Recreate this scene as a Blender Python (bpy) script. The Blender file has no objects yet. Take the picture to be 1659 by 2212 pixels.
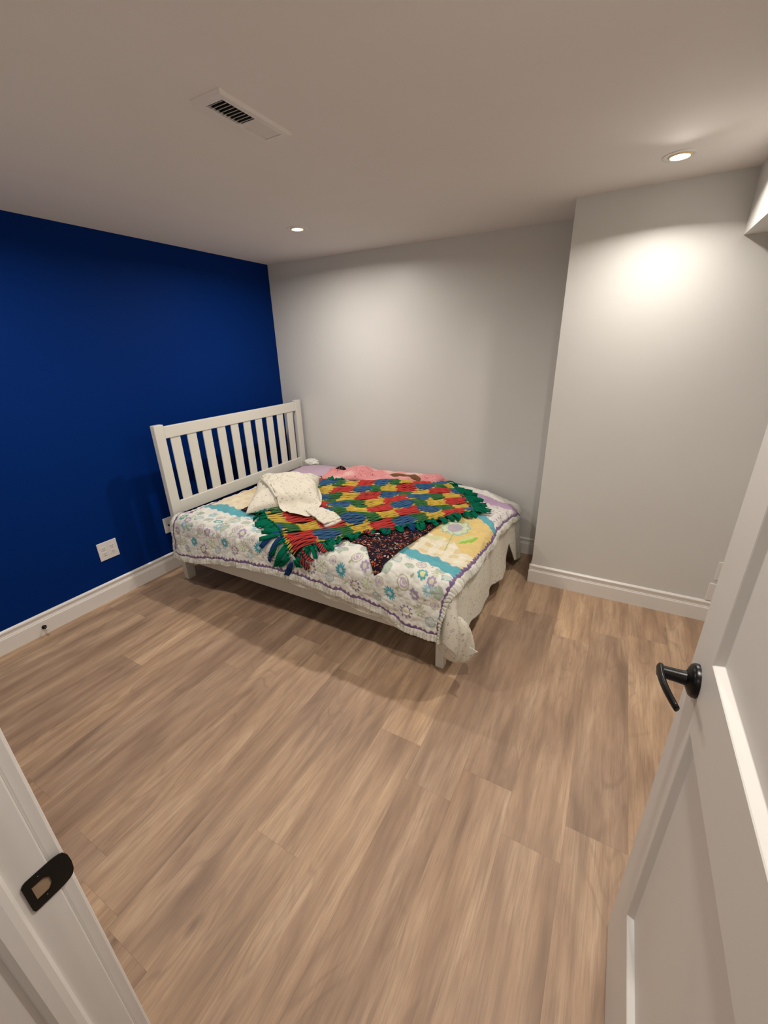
import bpy, bmesh, math, random
import numpy as np
from mathutils import Vector, Matrix
random.seed(7)
S = bpy.context.scene
COL = S.collection

# ------------------------------------------------------------------ camera
CAM = (2.9058, 0.0153, 1.6097)
YAW, PITCH, ROLL, FPX = 0.510716, 0.382633, -0.0270838, 891.216
def cam_axes():
    cy, sy = math.cos(YAW), math.sin(YAW)
    f = Vector((-sy*math.cos(PITCH), cy*math.cos(PITCH), -math.sin(PITCH)))
    r = Vector((cy, sy, 0)); u = r.cross(f)
    c, s = math.cos(ROLL), math.sin(ROLL)
    return c*r + s*u, -s*r + c*u, f
r_, u_, f_ = cam_axes()
cd = bpy.data.cameras.new('camera'); cam = bpy.data.objects.new('camera', cd); COL.objects.link(cam)
cam.matrix_world = Matrix(((r_.x, u_.x, -f_.x, CAM[0]), (r_.y, u_.y, -f_.y, CAM[1]), (r_.z, u_.z, -f_.z, CAM[2]), (0, 0, 0, 1)))
cd.sensor_fit = 'HORIZONTAL'; cd.sensor_width = 36.0; cd.lens = FPX/1659*36; cd.clip_start = 0.01; cd.clip_end = 50
S.camera = cam
# ------------------------------------------------------------------ world, exposure
w = bpy.data.worlds.new('world'); S.world = w; w.use_nodes = True
w.node_tree.nodes['Background'].inputs[0].default_value = (0.75, 0.72, 0.70, 1)
w.node_tree.nodes['Background'].inputs[1].default_value = 0.02
vs = S.view_settings
vs.view_transform = 'Standard'; vs.look = 'None'; vs.gamma = 1; vs.exposure = 0.0
try: vs.use_curve_mapping = False
except Exception: pass
LAMP_W = 13.0                      # radiant power of each recessed lamp
LAMP_COL = (1.0, 0.925, 0.84)
SPREADS = (168, 163, 168, 160)
TILTS = (0, 17, 0, 0)               # degrees each bulb is turned away from its near wall
LAMP_K = (1.22, 0.90, 1.0, 1.05)    # relative output of the four bulbs
LAMPS = [(0.99, 2.43), (2.972, 2.45), (0.88, 0.90), (2.97, 0.88)]
H = 2.30                           # ceiling height
YB, XC, YC, XS, HS = 3.212, 2.553, 2.785, 3.295, 2.0425
YF = 0.088                         # room face of the front wall
XR = 3.95
DX0, DX1 = 2.33, 3.15              # door opening

# ------------------------------------------------------------------ materials
def new_mat(name):
    m = bpy.data.materials.new(name); m.use_nodes = True
    return m, m.node_tree, m.node_tree.nodes['Principled BSDF']
def nd(nt, typ, **kw):
    n = nt.nodes.new(typ)
    for k, v in kw.items():
        if k.startswith('i_'):
            key = k[2:]; key = int(key) if key.isdigit() else key
            n.inputs[key].default_value = v
        else: setattr(n, k, v)
    return n
def mathn(nt, op, a, b=None, c=None):
    n = nt.nodes.new('ShaderNodeMath'); n.operation = op
    for i, v in enumerate((a, b, c)):
        if v is None: continue
        if isinstance(v, (int, float)): n.inputs[i].default_value = v
        else: nt.links.new(v, n.inputs[i])
    return n.outputs[0]
def ramp(nt, fac, stops, interp='LINEAR'):
    n = nt.nodes.new('ShaderNodeValToRGB'); n.color_ramp.interpolation = interp
    el = n.color_ramp.elements
    while len(el) < len(stops): el.new(0.5)
    for e, (p, c) in zip(el, stops): e.position = p; e.color = (*c, 1) if len(c) == 3 else c
    nt.links.new(fac, n.inputs[0]); return n.outputs[0]
def mix(nt, fac, a, b, mode='MIX'):
    n = nt.nodes.new('ShaderNodeMix'); n.data_type = 'RGBA'; n.blend_type = mode
    for i, v in ((0, fac), (6, a), (7, b)):
        if isinstance(v, (int, float)): n.inputs[i].default_value = v
        elif isinstance(v, tuple): n.inputs[i].default_value = (*v, 1) if len(v) == 3 else v
        else: nt.links.new(v, n.inputs[i])
    return n.outputs[2]
def bump(nt, bs, h, strength, dist):
    b = nd(nt, 'ShaderNodeBump'); b.inputs['Strength'].default_value = strength; b.inputs['Distance'].default_value = dist
    nt.links.new(h, b.inputs['Height']); nt.links.new(b.outputs[0], bs.inputs['Normal'])
def paint(name, col, rough=0.5, bs_=0.0, scale=300, spec=0.5):
    m, nt, b = new_mat(name)
    b.inputs['Roughness'].default_value = rough; b.inputs['Specular IOR Level'].default_value = spec
    tc = nd(nt, 'ShaderNodeTexCoord')
    n = nd(nt, 'ShaderNodeTexNoise', i_Scale=3.0, i_Detail=3.0); nt.links.new(tc.outputs['Object'], n.inputs[0])
    c = mix(nt, n.outputs[0], tuple(x*0.97 for x in col), tuple(min(1, x*1.03) for x in col)); nt.links.new(c, b.inputs['Base Color'])
    if bs_:
        n2 = nd(nt, 'ShaderNodeTexNoise', i_Scale=float(scale), i_Detail=2.0); nt.links.new(tc.outputs['Object'], n2.inputs[0])
        bump(nt, b, n2.outputs[0], bs_, 0.001)
    return m
M = {}
M['wall'] = paint('greige_wall_paint', (0.665, 0.66, 0.635), 0.42, 0.12, 260)
M['blue'] = paint('blue_wall_paint', (0.0, 0.021, 0.150), 0.6, 0.12, 260, 0.06)
M['ceil'] = paint('ceiling_paint', (0.78, 0.745, 0.72), 0.9, 0.1, 200)
M['trim'] = paint('white_trim_paint', (0.78, 0.755, 0.725), 0.28, 0.0)
M['door'] = paint('white_door_paint', (0.69, 0.67, 0.64), 0.38, 0.0)
M['bed'] = paint('white_bed_lacquer', (0.70, 0.69, 0.63), 0.35, 0.0)
M['plate'] = paint('white_plastic', (0.76, 0.74, 0.72), 0.25)
M['black'] = paint('black_metal', (0.003, 0.003, 0.003), 0.30, spec=0.3)
M['slot'] = paint('dark_slot', (0.01, 0.01, 0.01), 0.6)
M['rawwood'] = paint('bare_wood', (0.36, 0.25, 0.16), 0.8)
M['mattress'] = paint('mattress_gap_shade', (0.10, 0.10, 0.12), 0.9)  # dark colour stands in for shade in the gap below the headboard
M['rubber'] = paint('white_rubber', (0.7, 0.66, 0.6), 0.5)
M['hall'] = paint('hallway_paint', (0.55, 0.50, 0.46), 0.8)
M['vent'] = paint('vent_enamel', (0.78, 0.74, 0.72), 0.4)
M['brass'] = paint('warm_reflector', (0.80, 0.62, 0.33), 0.25)

def wood_mat():
    m, nt, b = new_mat('oak_plank_floor')
    tc = nd(nt, 'ShaderNodeTexCoord'); sp = nd(nt, 'ShaderNodeSeparateXYZ'); nt.links.new(tc.outputs['Object'], sp.inputs[0])
    x, y = sp.outputs[0], sp.outputs[1]
    PW, PL = 0.196, 1.22
    xi = mathn(nt, 'FLOOR', mathn(nt, 'DIVIDE', mathn(nt, 'ADD', x, -0.044+PW*4), PW))
    wn = nd(nt, 'ShaderNodeTexWhiteNoise', noise_dimensions='1D'); nt.links.new(xi, wn.inputs['W'])
    yo = mathn(nt, 'ADD', mathn(nt, 'DIVIDE', y, PL), mathn(nt, 'MULTIPLY', wn.outputs[0], 7.31))
    yi = mathn(nt, 'FLOOR', yo)
    cm = nd(nt, 'ShaderNodeCombineXYZ'); nt.links.new(xi, cm.inputs[0]); nt.links.new(yi, cm.inputs[1])
    w2 = nd(nt, 'ShaderNodeTexWhiteNoise', noise_dimensions='3D'); nt.links.new(cm.outputs[0], w2.inputs['Vector'])
    sc = nd(nt, 'ShaderNodeSeparateXYZ'); nt.links.new(w2.outputs['Color'], sc.inputs[0])
    # per plank offset so that the grain breaks at each joint
    vx = mathn(nt, 'ADD', x, mathn(nt, 'MULTIPLY', sc.outputs[0], 13.0))
    vy = mathn(nt, 'ADD', y, mathn(nt, 'MULTIPLY', sc.outputs[1], 17.0))
    def stretched(kx, ky, scale, detail, dist=0.0, rough=0.55):
        c = nd(nt, 'ShaderNodeCombineXYZ')
        nt.links.new(mathn(nt, 'MULTIPLY', vx, kx), c.inputs[0]); nt.links.new(mathn(nt, 'MULTIPLY', vy, ky), c.inputs[1])
        n = nd(nt, 'ShaderNodeTexNoise', i_Scale=scale, i_Detail=detail, i_Roughness=rough, i_Distortion=dist)
        nt.links.new(c.outputs[0], n.inputs[0]); return n.outputs[0], c.outputs[0]
    broad, _ = stretched(1.0, 0.13, 11.0, 3.0, 0.4)
    mid, _ = stretched(1.0, 0.07, 30.0, 4.0, 0.6, 0.6)
    fine, _ = stretched(1.0, 0.035, 190.0, 5.0, 0.3, 0.7)
    patch, _ = stretched(1.0, 0.5, 3.0, 3.0, 0.2)
    # cathedral figure: rings of a strongly stretched distance field
    warp, _ = stretched(1.0, 0.22, 5.0, 2.0, 0.3)
    rings = mathn(nt, 'SINE', mathn(nt, 'ADD', mathn(nt, 'MULTIPLY', warp, 85.0), mathn(nt, 'MULTIPLY', fine, 1.6)))
    rings = mathn(nt, 'MULTIPLY_ADD', rings, 0.5, 0.5)
    rings = mathn(nt, 'POWER', rings, 2.2)
    base = ramp(nt, broad, [(0.27, (0.255, 0.166, 0.110)), (0.42, (0.375, 0.250, 0.166)), (0.55, (0.465, 0.318, 0.212)), (0.72, (0.58, 0.418, 0.286))])
    tint = ramp(nt, sc.outputs[2], [(0.0, (0.84, 0.84, 0.86)), (0.3, (0.94, 0.93, 0.93)), (0.7, (1.0, 0.99, 0.97)), (1.0, (1.14, 1.13, 1.07))])
    col = mix(nt, 1.0, base, tint, 'MULTIPLY')
    col = mix(nt, mathn(nt, 'MULTIPLY', ramp(nt, mid, [(0.35, (1, 1, 1)), (0.52, (0, 0, 0))]), 0.32), col, (0.20, 0.130, 0.088))
    col = mix(nt, mathn(nt, 'MULTIPLY', ramp(nt, rings, [(0.55, (0, 0, 0)), (1.0, (1, 1, 1))]),
             mathn(nt, 'MULTIPLY', ramp(nt, patch, [(0.46, (0, 0, 0)), (0.62, (1, 1, 1))]), 0.30)), col, (0.19, 0.118, 0.078))
    col = mix(nt, mathn(nt, 'MULTIPLY', ramp(nt, fine, [(0.38, (1, 1, 1)), (0.54, (0, 0, 0))]), 0.34), col, (0.22, 0.145, 0.10))
    mott, _ = stretched(1.0, 0.35, 6.5, 3.0, 0.6)
    col = mix(nt, 1.0, col, ramp(nt, mott, [(0.35, (0.88, 0.86, 0.86)), (0.5, (1.0, 1.0, 1.0)), (0.68, (1.08, 1.06, 1.03))]), 'MULTIPLY')
    # knots
    kc = nd(nt, 'ShaderNodeCombineXYZ'); nt.links.new(mathn(nt, 'MULTIPLY', vx, 2.6), kc.inputs[0]); nt.links.new(mathn(nt, 'MULTIPLY', vy, 1.2), kc.inputs[1])
    vo = nd(nt, 'ShaderNodeTexVoronoi', i_Scale=1.35, i_Randomness=1.0); nt.links.new(kc.outputs[0], vo.inputs['Vector'])
    kn = ramp(nt, vo.outputs['Distance'], [(0.0, (1, 1, 1)), (0.025, (0.6, 0.6, 0.6)), (0.07, (0, 0, 0))])
    col = mix(nt, mathn(nt, 'MULTIPLY', kn, 0.8), col, (0.11, 0.062, 0.04))
    # seams
    fx = mathn(nt, 'FRACT', mathn(nt, 'DIVIDE', mathn(nt, 'ADD', x, -0.044+PW*4), PW)); fy = mathn(nt, 'FRACT', yo)
    dx = mathn(nt, 'MULTIPLY', mathn(nt, 'MINIMUM', fx, mathn(nt, 'SUBTRACT', 1.0, fx)), PW)
    dy = mathn(nt, 'MULTIPLY', mathn(nt, 'MINIMUM', fy, mathn(nt, 'SUBTRACT', 1.0, fy)), PL)
    seam = mathn(nt, 'LESS_THAN', mathn(nt, 'MINIMUM', dx, dy), 0.0009)
    col = mix(nt, mathn(nt, 'MULTIPLY', seam, 0.22), col, (0.10, 0.065, 0.045))
    nt.links.new(col, b.inputs['Base Color'])
    rg = mathn(nt, 'MULTIPLY_ADD', fine, 0.15, 0.40); nt.links.new(rg, b.inputs['Roughness'])
    b.inputs['Specular IOR Level'].default_value = 0.38
    bump(nt, b, mathn(nt, 'SUBTRACT', fine, mathn(nt, 'MULTIPLY', seam, 0.8)), 0.12, 0.001)
    return m
M['floor'] = wood_mat()

def vcol_mat(name, rough=0.9, bumpy=0.15, scale=700):
    m, nt, b = new_mat(name)
    a = nd(nt, 'ShaderNodeAttribute', attribute_name='Col'); nt.links.new(a.outputs['Color'], b.inputs['Base Color'])
    b.inputs['Roughness'].default_value = rough; b.inputs['Specular IOR Level'].default_value = 0.15
    b.inputs['Sheen Weight'].default_value = 0.15
    tc = nd(nt, 'ShaderNodeTexCoord'); n = nd(nt, 'ShaderNodeTexNoise', i_Scale=float(scale)); nt.links.new(tc.outputs['Object'], n.inputs[0])
    bump(nt, b, n.outputs[0], bumpy, 0.002)
    return m
M['quilt'] = vcol_mat('quilt_patchwork'); M['fleece'] = vcol_mat('fleece_strands', 0.95, 0.3, 900)

def print_mat(name, base=(0.74, 0.71, 0.64), scale=38, amount=0.5):
    """small scattered print of dots and rings on a pale cotton"""
    m, nt, b = new_mat(name)
    tc = nd(nt, 'ShaderNodeTexCoord')
    col = base
    for k, (sc, rad, ring) in enumerate(((scale, 0.17, False), (scale*0.72, 0.20, True), (scale*1.5, 0.16, False))):
        mp = nd(nt, 'ShaderNodeMapping'); mp.inputs['Location'].default_value = (k*3.1, k*1.7, k*0.9); nt.links.new(tc.outputs['Object'], mp.inputs[0])
        vo = nd(nt, 'ShaderNodeTexVoronoi', i_Scale=float(sc), i_Randomness=0.9); nt.links.new(mp.outputs[0], vo.inputs['Vector'])
        d = vo.outputs['Distance']
        if ring: f = ramp(nt, d, [(rad*0.62, (0, 0, 0)), (rad*0.72, (1, 1, 1)), (rad, (1, 1, 1)), (rad*1.15, (0, 0, 0))])
        else: f = ramp(nt, d, [(rad*0.9, (1, 1, 1)), (rad*1.15, (0, 0, 0))])
        sx = nd(nt, 'ShaderNodeSeparateXYZ'); nt.links.new(vo.outputs['Color'], sx.inputs[0])
        pc = ramp(nt, sx.outputs[0], [(0.0, (0.20, 0.19, 0.17)), (0.25, (0.36, 0.24, 0.16)), (0.45, (0.30, 0.36, 0.18)), (0.62, (0.28, 0.38, 0.40)), (0.8, (0.42, 0.30, 0.36)), (0.92, (0.45, 0.34, 0.14))], 'CONSTANT')
        keep = mathn(nt, 'GREATER_THAN', sx.outputs[1], 0.18)
        col = mix(nt, mathn(nt, 'MULTIPLY', mathn(nt, 'MULTIPLY', f, keep), amount), col, pc)
    nt.links.new(col, b.inputs['Base Color']); b.inputs['Roughness'].default_value = 0.9; b.inputs['Specular IOR Level'].default_value = 0.15
    n = nd(nt, 'ShaderNodeTexNoise', i_Scale=600.0); nt.links.new(tc.outputs['Object'], n.inputs[0]); bump(nt, b, n.outputs[0], 0.1, 0.001)
    return m
M['smallprint'] = print_mat('small_print_cotton', (0.68, 0.65, 0.56), 44, 0.75)
M['pillowprint'] = print_mat('pillow_print_cotton', (0.68, 0.64, 0.54), 40, 0.75)

def leopard_mat():
    m, nt, b = new_mat('dark_mottled_fleece')
    tc = nd(nt, 'ShaderNodeTexCoord')
    n0 = nd(nt, 'ShaderNodeTexNoise', i_Scale=40.0, i_Detail=2.0, i_Distortion=1.0); nt.links.new(tc.outputs['Object'], n0.inputs[0])
    mp = mix(nt, 0.03, tc.outputs['Object'], n0.outputs['Color'])
    vo = nd(nt, 'ShaderNodeTexVoronoi', i_Scale=78.0); nt.links.new(mp, vo.inputs['Vector'])
    sx = nd(nt, 'ShaderNodeSeparateXYZ'); nt.links.new(vo.outputs['Color'], sx.inputs[0])
    pc = ramp(nt, sx.outputs[0], [(0.0, (0.012, 0.008, 0.014)), (0.3, (0.32, 0.055, 0.030)), (0.5, (0.45, 0.15, 0.08)), (0.64, (0.52, 0.36, 0.30)), (0.72, (0.020, 0.015, 0.04))], 'CONSTANT')
    f = ramp(nt, vo.outputs['Distance'], [(0.42, (1, 1, 1)), (0.52, (0, 0, 0))])
    c = mix(nt, f, (0.012, 0.008, 0.012), pc); nt.links.new(c, b.inputs['Base Color'])
    b.inputs['Roughness'].default_value = 0.95; b.inputs['Specular IOR Level'].default_value = 0.1
    return m
M['leopard'] = leopard_mat()
def pink_mat():
    m, nt, b = new_mat('pink_swirl_cotton')
    tc = nd(nt, 'ShaderNodeTexCoord')
    n = nd(nt, 'ShaderNodeTexNoise', i_Scale=9.0, i_Detail=1.0, i_Distortion=1.5); nt.links.new(tc.outputs['Object'], n.inputs[0])
    s = mathn(nt, 'ABSOLUTE', mathn(nt, 'SINE', mathn(nt, 'MULTIPLY', n.outputs[0], 26.0)))
    f = ramp(nt, s, [(0.0, (1, 1, 1)), (0.10, (1, 1, 1)), (0.2, (0, 0, 0))])
    n2 = nd(nt, 'ShaderNodeTexNoise', i_Scale=5.0); nt.links.new(tc.outputs['Object'], n2.inputs[0])
    gate = ramp(nt, n2.outputs[0], [(0.52, (0, 0, 0)), (0.56, (1, 1, 1))])
    base = mix(nt, ramp(nt, n2.outputs[0], [(0.4, (1, 1, 1)), (0.5, (0, 0, 0))]), (0.66, 0.27, 0.27), (0.74, 0.46, 0.42))
    c = mix(nt, mathn(nt, 'MULTIPLY', f, gate), base, (0.30, 0.05, 0.08)); nt.links.new(c, b.inputs['Base Color'])
    b.inputs['Roughness'].default_value = 0.9
    return m
M['pink'] = pink_mat()
def striped(name, a, c_, scale):
    m, nt, b = new_mat(name)
    tc = nd(nt, 'ShaderNodeTexCoord'); wv = nd(nt, 'ShaderNodeTexWave', i_Scale=float(scale), i_Distortion=2.0); nt.links.new(tc.outputs['Object'], wv.inputs[0])
    nt.links.new(ramp(nt, wv.outputs[1], [(0.45, a), (0.55, c_)]), b.inputs['Base Color']); b.inputs['Roughness'].default_value = 0.95
    return m
M['redstripe'] = striped('red_black_stripe', (0.45, 0.02, 0.02), (0.01, 0.005, 0.01), 22)
M['green'] = paint('green_fleece', (0.0, 0.115, 0.060), 0.95, 0.3, 900, 0.1)
M['navy'] = paint('navy_fleece', (0.01, 0.04, 0.13), 0.95, 0.3, 900, 0.1)
M['lilac'] = paint('lilac_cotton', (0.48, 0.36, 0.45), 0.9, 0.1, 600, 0.1)
M['brown'] = paint('brown_plush', (0.16, 0.085, 0.04), 0.95, 0.5, 400, 0.1)
M['whitecloth'] = paint('white_cotton', (0.72, 0.73, 0.66), 0.9, 0.1, 600, 0.1)

def emit_mat():
    m, nt, b = new_mat('lamp_lens')
    b.inputs['Base Color'].default_value = (1, 1, 1, 1)
    b.inputs['Emission Color'].default_value = (1, 0.93, 0.82, 1); b.inputs['Emission Strength'].default_value = 12
    return m
M['lens'] = emit_mat()

# ------------------------------------------------------------------ object helpers
def tag(o, label=None, cat=None, group=None, kind=None):
    for k, v in (('label', label), ('category', cat), ('group', group), ('kind', kind)):
        if v: o[k] = v
    return o
def empty(name, loc=(0, 0, 0), label=None, cat=None, group=None):
    o = bpy.data.objects.new(name, None); o.empty_display_size = 0.05; COL.objects.link(o); o.location = loc
    return tag(o, label, cat, group)
def link_mesh(name, me, mat, parent=None, smooth=False, loc=None):
    o = bpy.data.objects.new(name, me); COL.objects.link(o)
    if mat: me.materials.append(mat)
    if smooth: me.polygons.foreach_set('use_smooth', [True]*len(me.polygons))
    if loc is not None: o.location = loc
    if parent:
        o.parent = parent
        o.location = Vector(loc if loc is not None else (0, 0, 0)) - Vector(wloc(parent))
    return o
def wloc(o):
    v = Vector(o.location)
    while o.parent: o = o.parent; v += Vector(o.location)
    return v
def box_bm(bm, x0, x1, y0, y1, z0, z1):
    vs_ = [bm.verts.new((x, y, z)) for x in (x0, x1) for y in (y0, y1) for z in (z0, z1)]
    for f in ((0, 1, 3, 2), (4, 6, 7, 5), (0, 4, 5, 1), (2, 3, 7, 6), (0, 2, 6, 4), (1, 5, 7, 3)):
        bm.faces.new([vs_[i] for i in f])
def bm_obj(name, bm, mat, parent=None, bevel=0.0, seg=2, smooth=False):
    bmesh.ops.recalc_face_normals(bm, faces=bm.faces)
    me = bpy.data.meshes.new(name); bm.to_mesh(me); bm.free()
    o = link_mesh(name, me, mat, parent, smooth)
    if bevel:
        md = o.modifiers.new('bevel', 'BEVEL'); md.width = bevel; md.segments = seg; md.limit_method = 'ANGLE'; md.angle_limit = math.radians(35)
    return o
def boxes(name, lst, mat, parent=None, bevel=0.0, seg=2):
    bm = bmesh.new()
    for b in lst: box_bm(bm, *b)
    return bm_obj(name, bm, mat, parent, bevel, seg)
def struct(o): o['kind'] = 'structure'; return o
def lathe(name, prof, mat, parent=None, axis='z', loc=(0, 0, 0), n=48):
    """prof: (radius, height) list swept about an axis"""
    bm = bmesh.new(); rings = []
    for r, h in prof:
        ring = []
        for k in range(n):
            a = 2*math.pi*k/n; c, s = r*math.cos(a), r*math.sin(a)
            p = {'z': (c, s, h), 'x': (h, c, s), 'y': (c, h, s)}[axis]
            ring.append(bm.verts.new(p))
        rings.append(ring)
    for a, b in zip(rings, rings[1:]):
        for k in range(n): bm.faces.new((a[k], a[(k+1) % n], b[(k+1) % n], b[k]))
    if prof[0][0] > 1e-6: bm.faces.new(rings[0])
    if prof[-1][0] > 1e-6: bm.faces.new(rings[-1])
    bmesh.ops.remove_doubles(bm, verts=bm.verts, dist=1e-6)
    bmesh.ops.translate(bm, verts=bm.verts, vec=loc)
    o = bm_obj(name, bm, mat, parent, smooth=True)
    md = o.modifiers.new('es', 'EDGE_SPLIT'); md.split_angle = math.radians(35)
    return o
def tube(name, pts, rad, mat, parent=None, n=12, sx=1.0):
    bm = bmesh.new(); rings = []
    pts = [Vector(p) for p in pts]
    for i, p in enumerate(pts):
        t = (pts[min(i+1, len(pts)-1)] - pts[max(i-1, 0)]).normalized()
        up = Vector((0, 0, 1)) if abs(t.z) < 0.95 else Vector((1, 0, 0))
        a = t.cross(up).normalized(); b = t.cross(a).normalized()
        r = rad[i] if isinstance(rad, (list, tuple)) else rad
        rings.append([bm.verts.new(p + a*math.cos(2*math.pi*k/n)*r*sx + b*math.sin(2*math.pi*k/n)*r) for k in range(n)])
    for a, b in zip(rings, rings[1:]):
        for k in range(n): bm.faces.new((a[k], a[(k+1) % n], b[(k+1) % n], b[k]))
    bm.faces.new(rings[0]); bm.faces.new(rings[-1])
    return bm_obj(name, bm, mat, parent, smooth=True)

# numpy value noise -------------------------------------------------------
_rng = np.random.RandomState(11)
_tab = _rng.rand(256, 256)
def vnoise(x, y, seed=0):
    x = np.asarray(x)+seed*17.3; y = np.asarray(y)+seed*9.7
    xi = np.floor(x).astype(int); yi = np.floor(y).astype(int); fx = x-xi; fy = y-yi
    fx = fx*fx*fx*(fx*(fx*6-15)+10); fy = fy*fy*fy*(fy*(fy*6-15)+10)
    g = lambda a, b: _tab[a & 255, b & 255]
    return (g(xi, yi)*(1-fx)*(1-fy)+g(xi+1, yi)*fx*(1-fy)+g(xi, yi+1)*(1-fx)*fy+g(xi+1, yi+1)*fx*fy)*2-1
def fbm(x, y, seed=0, o=3):
    s = 0; a = 1.0
    for k in range(o): s = s+a*vnoise(x*2**k, y*2**k, seed+k); a *= 0.5
    return s
def ridged(x, y, seed=0, o=2):
    s = 0; a = 1.0
    for k in range(o): s = s+a*(1-2*np.abs(vnoise(x*2**k, y*2**k, seed+5+k))); a *= 0.5
    return s
def grid_mesh(name, P, mat, parent=None, col=None, solid=0.0, mask=None, offset=-1):
    nu, nv = P.shape[:2]
    idx = np.arange(nu*nv).reshape(nu, nv)
    q = np.stack([idx[:-1, :-1], idx[1:, :-1], idx[1:, 1:], idx[:-1, 1:]], -1).reshape(-1, 4)
    if mask is not None: q = q[mask[:-1, :-1].reshape(-1)]
    me = bpy.data.meshes.new(name)
    me.vertices.add(nu*nv); me.vertices.foreach_set('co', P.reshape(-1).astype(np.float32))
    me.loops.add(len(q)*4); me.loops.foreach_set('vertex_index', q.reshape(-1).astype(np.int32))
    me.polygons.add(len(q)); me.polygons.foreach_set('loop_start', np.arange(0, len(q)*4, 4, dtype=np.int32))
    me.polygons.foreach_set('loop_total', np.full(len(q), 4, np.int32))
    me.update(calc_edges=True)
    if col is not None:
        a = me.color_attributes.new('Col', 'FLOAT_COLOR', 'POINT')
        c = np.ones((nu*nv, 4), np.float32); c[:, :3] = col.reshape(-1, 3); a.data.foreach_set('color', c.reshape(-1))
    o = link_mesh(name, me, mat, parent, smooth=True)
    if solid:
        md = o.modifiers.new('solid', 'SOLIDIFY'); md.thickness = solid; md.offset = offset
    return o

# ================================================================== THE ROOM
T = 0.12
# floor and ceiling run on into the hallway behind the doorway
struct(boxes('floor', [(-T, XR+T, -1.3, YB+T, -0.05, 0.0)], M['floor']))
# ceiling with round holes is not needed: the cans sit just below the surface
struct(boxes('ceiling', [(-T, XR+T, -1.3, YB+T, H, H+0.06)], M['ceil']))
struct(boxes('wall_left', [(-T, 0, -1.3, YB+T, 0, H)], M['blue']))
struct(boxes('wall_back', [(0, XC, YB, YB+T, 0, H)], M['wall']))
struct(boxes('wall_closet', [(XC, XR+T, YC, YB+T, 0, H)], M['wall']))
struct(boxes('wall_right', [(XR, XR+T, YF, YC, 0, H)], M['wall']))
struct(boxes('wall_front', [(0, DX0-0.02, YF-0.115, YF, 0, H), (DX1+0.02, XR+T, YF-0.115, YF, 0, H), (DX0-0.02, DX1+0.02, YF-0.115, YF, 2.06, H)], M['wall']))
struct(boxes('wall_bulkhead', [(XS, XR, YF, YC, HS, H)], M['wall']))
# hallway beyond the doorway
struct(boxes('wall_hallway', [(0.0, XR+T, -1.42, -1.3, 0, H), (XR, XR+T, -1.3, YF-0.115, 0, H)], M['hall']))

BPROF = [(0, 0), (0.016, 0), (0.016, 0.088), (0.0145, 0.092), (0.0125, 0.095), (0.0125, 0.099), (0.008, 0.101), (0.008, 0.112),
         (0.011, 0.118), (0.0125, 0.123), (0.0125, 0.129), (0.008, 0.1345), (0.004, 0.138), (0, 0.138)]
def baseboard(name, p0, p1, nrm):
    bm = bmesh.new(); ends = []
    for p in (p0, p1):
        ends.append([bm.verts.new((p[0]+nrm[0]*d, p[1]+nrm[1]*d, z)) for d, z in BPROF])
    n = len(BPROF)
    for k in range(n): bm.faces.new((ends[0][k], ends[0][(k+1) % n], ends[1][(k+1) % n], ends[1][k]))
    bm.faces.new(ends[0]); bm.faces.new(ends[1])
    return struct(bm_obj(name, bm, M['trim']))
baseboard('baseboard_left', (0, YF), (0, YB), (1, 0))
baseboard('baseboard_back', (0, YB), (XC, YB), (0, -1))
baseboard('baseboard_closet', (XC-0.013, YC), (XR, YC), (0, -1))
baseboard('baseboard_closet_side', (XC, YC-0.013), (XC, YB), (-1, 0))
baseboard('baseboard_right', (XR, YF), (XR, YC), (-1, 0))

# doorway trim: jamb, stop and casing
struct(boxes('trim_1', [(DX0-0.02, DX0, -0.03, YF, 0, 2.04), ], M['trim'], bevel=0.002))              # strike jamb
def prism_z(name, poly, z0, z1, mat, parent=None, bevel=0.0):
    bm = bmesh.new(); a = [bm.verts.new((x, y, z0)) for x, y in poly]; b = [bm.verts.new((x, y, z1)) for x, y in poly]
    n = len(poly)
    for k in range(n): bm.faces.new((a[k], a[(k+1) % n], b[(k+1) % n], b[k]))
    bm.faces.new(a); bm.faces.new(b)
    return bm_obj(name, bm, mat, parent, bevel)
STOP = [(DX0, 0.048), (DX0+0.004, 0.048), (DX0+0.009, 0.044), (DX0+0.011, 0.036), (DX0+0.011, 0.022), (DX0+0.007, 0.016), (DX0, 0.014)]
struct(prism_z('trim_2', STOP, 0, 2.03, M['trim']))
struct(boxes('trim_3', [(DX0-0.075, DX0-0.006, YF, YF+0.019, 0, 2.10)], M['trim'], bevel=0.004))       # casing, room side, strike side
struct(boxes('trim_4', [(DX1, DX1+0.02, -0.03, YF, 0, 2.04)], M['trim'], bevel=0.002))
struct(boxes('trim_5', [(DX1+0.006, DX1+0.075, YF, YF+0.014, 0, 2.10)], M['trim'], bevel=0.004))
struct(boxes('trim_6', [(DX0-0.02, DX1+0.02, -0.03, YF, 2.04, 2.06)], M['trim']))
struct(boxes('trim_7', [(DX0-0.075, DX1+0.075, YF, YF+0.014, 2.046, 2.115)], M['trim'], bevel=0.004))
struct(boxes('trim_8', [(DX0-0.075, DX0-0.006, -0.045, -0.03, 0, 2.10)], M['trim'], bevel=0.004))

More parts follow.
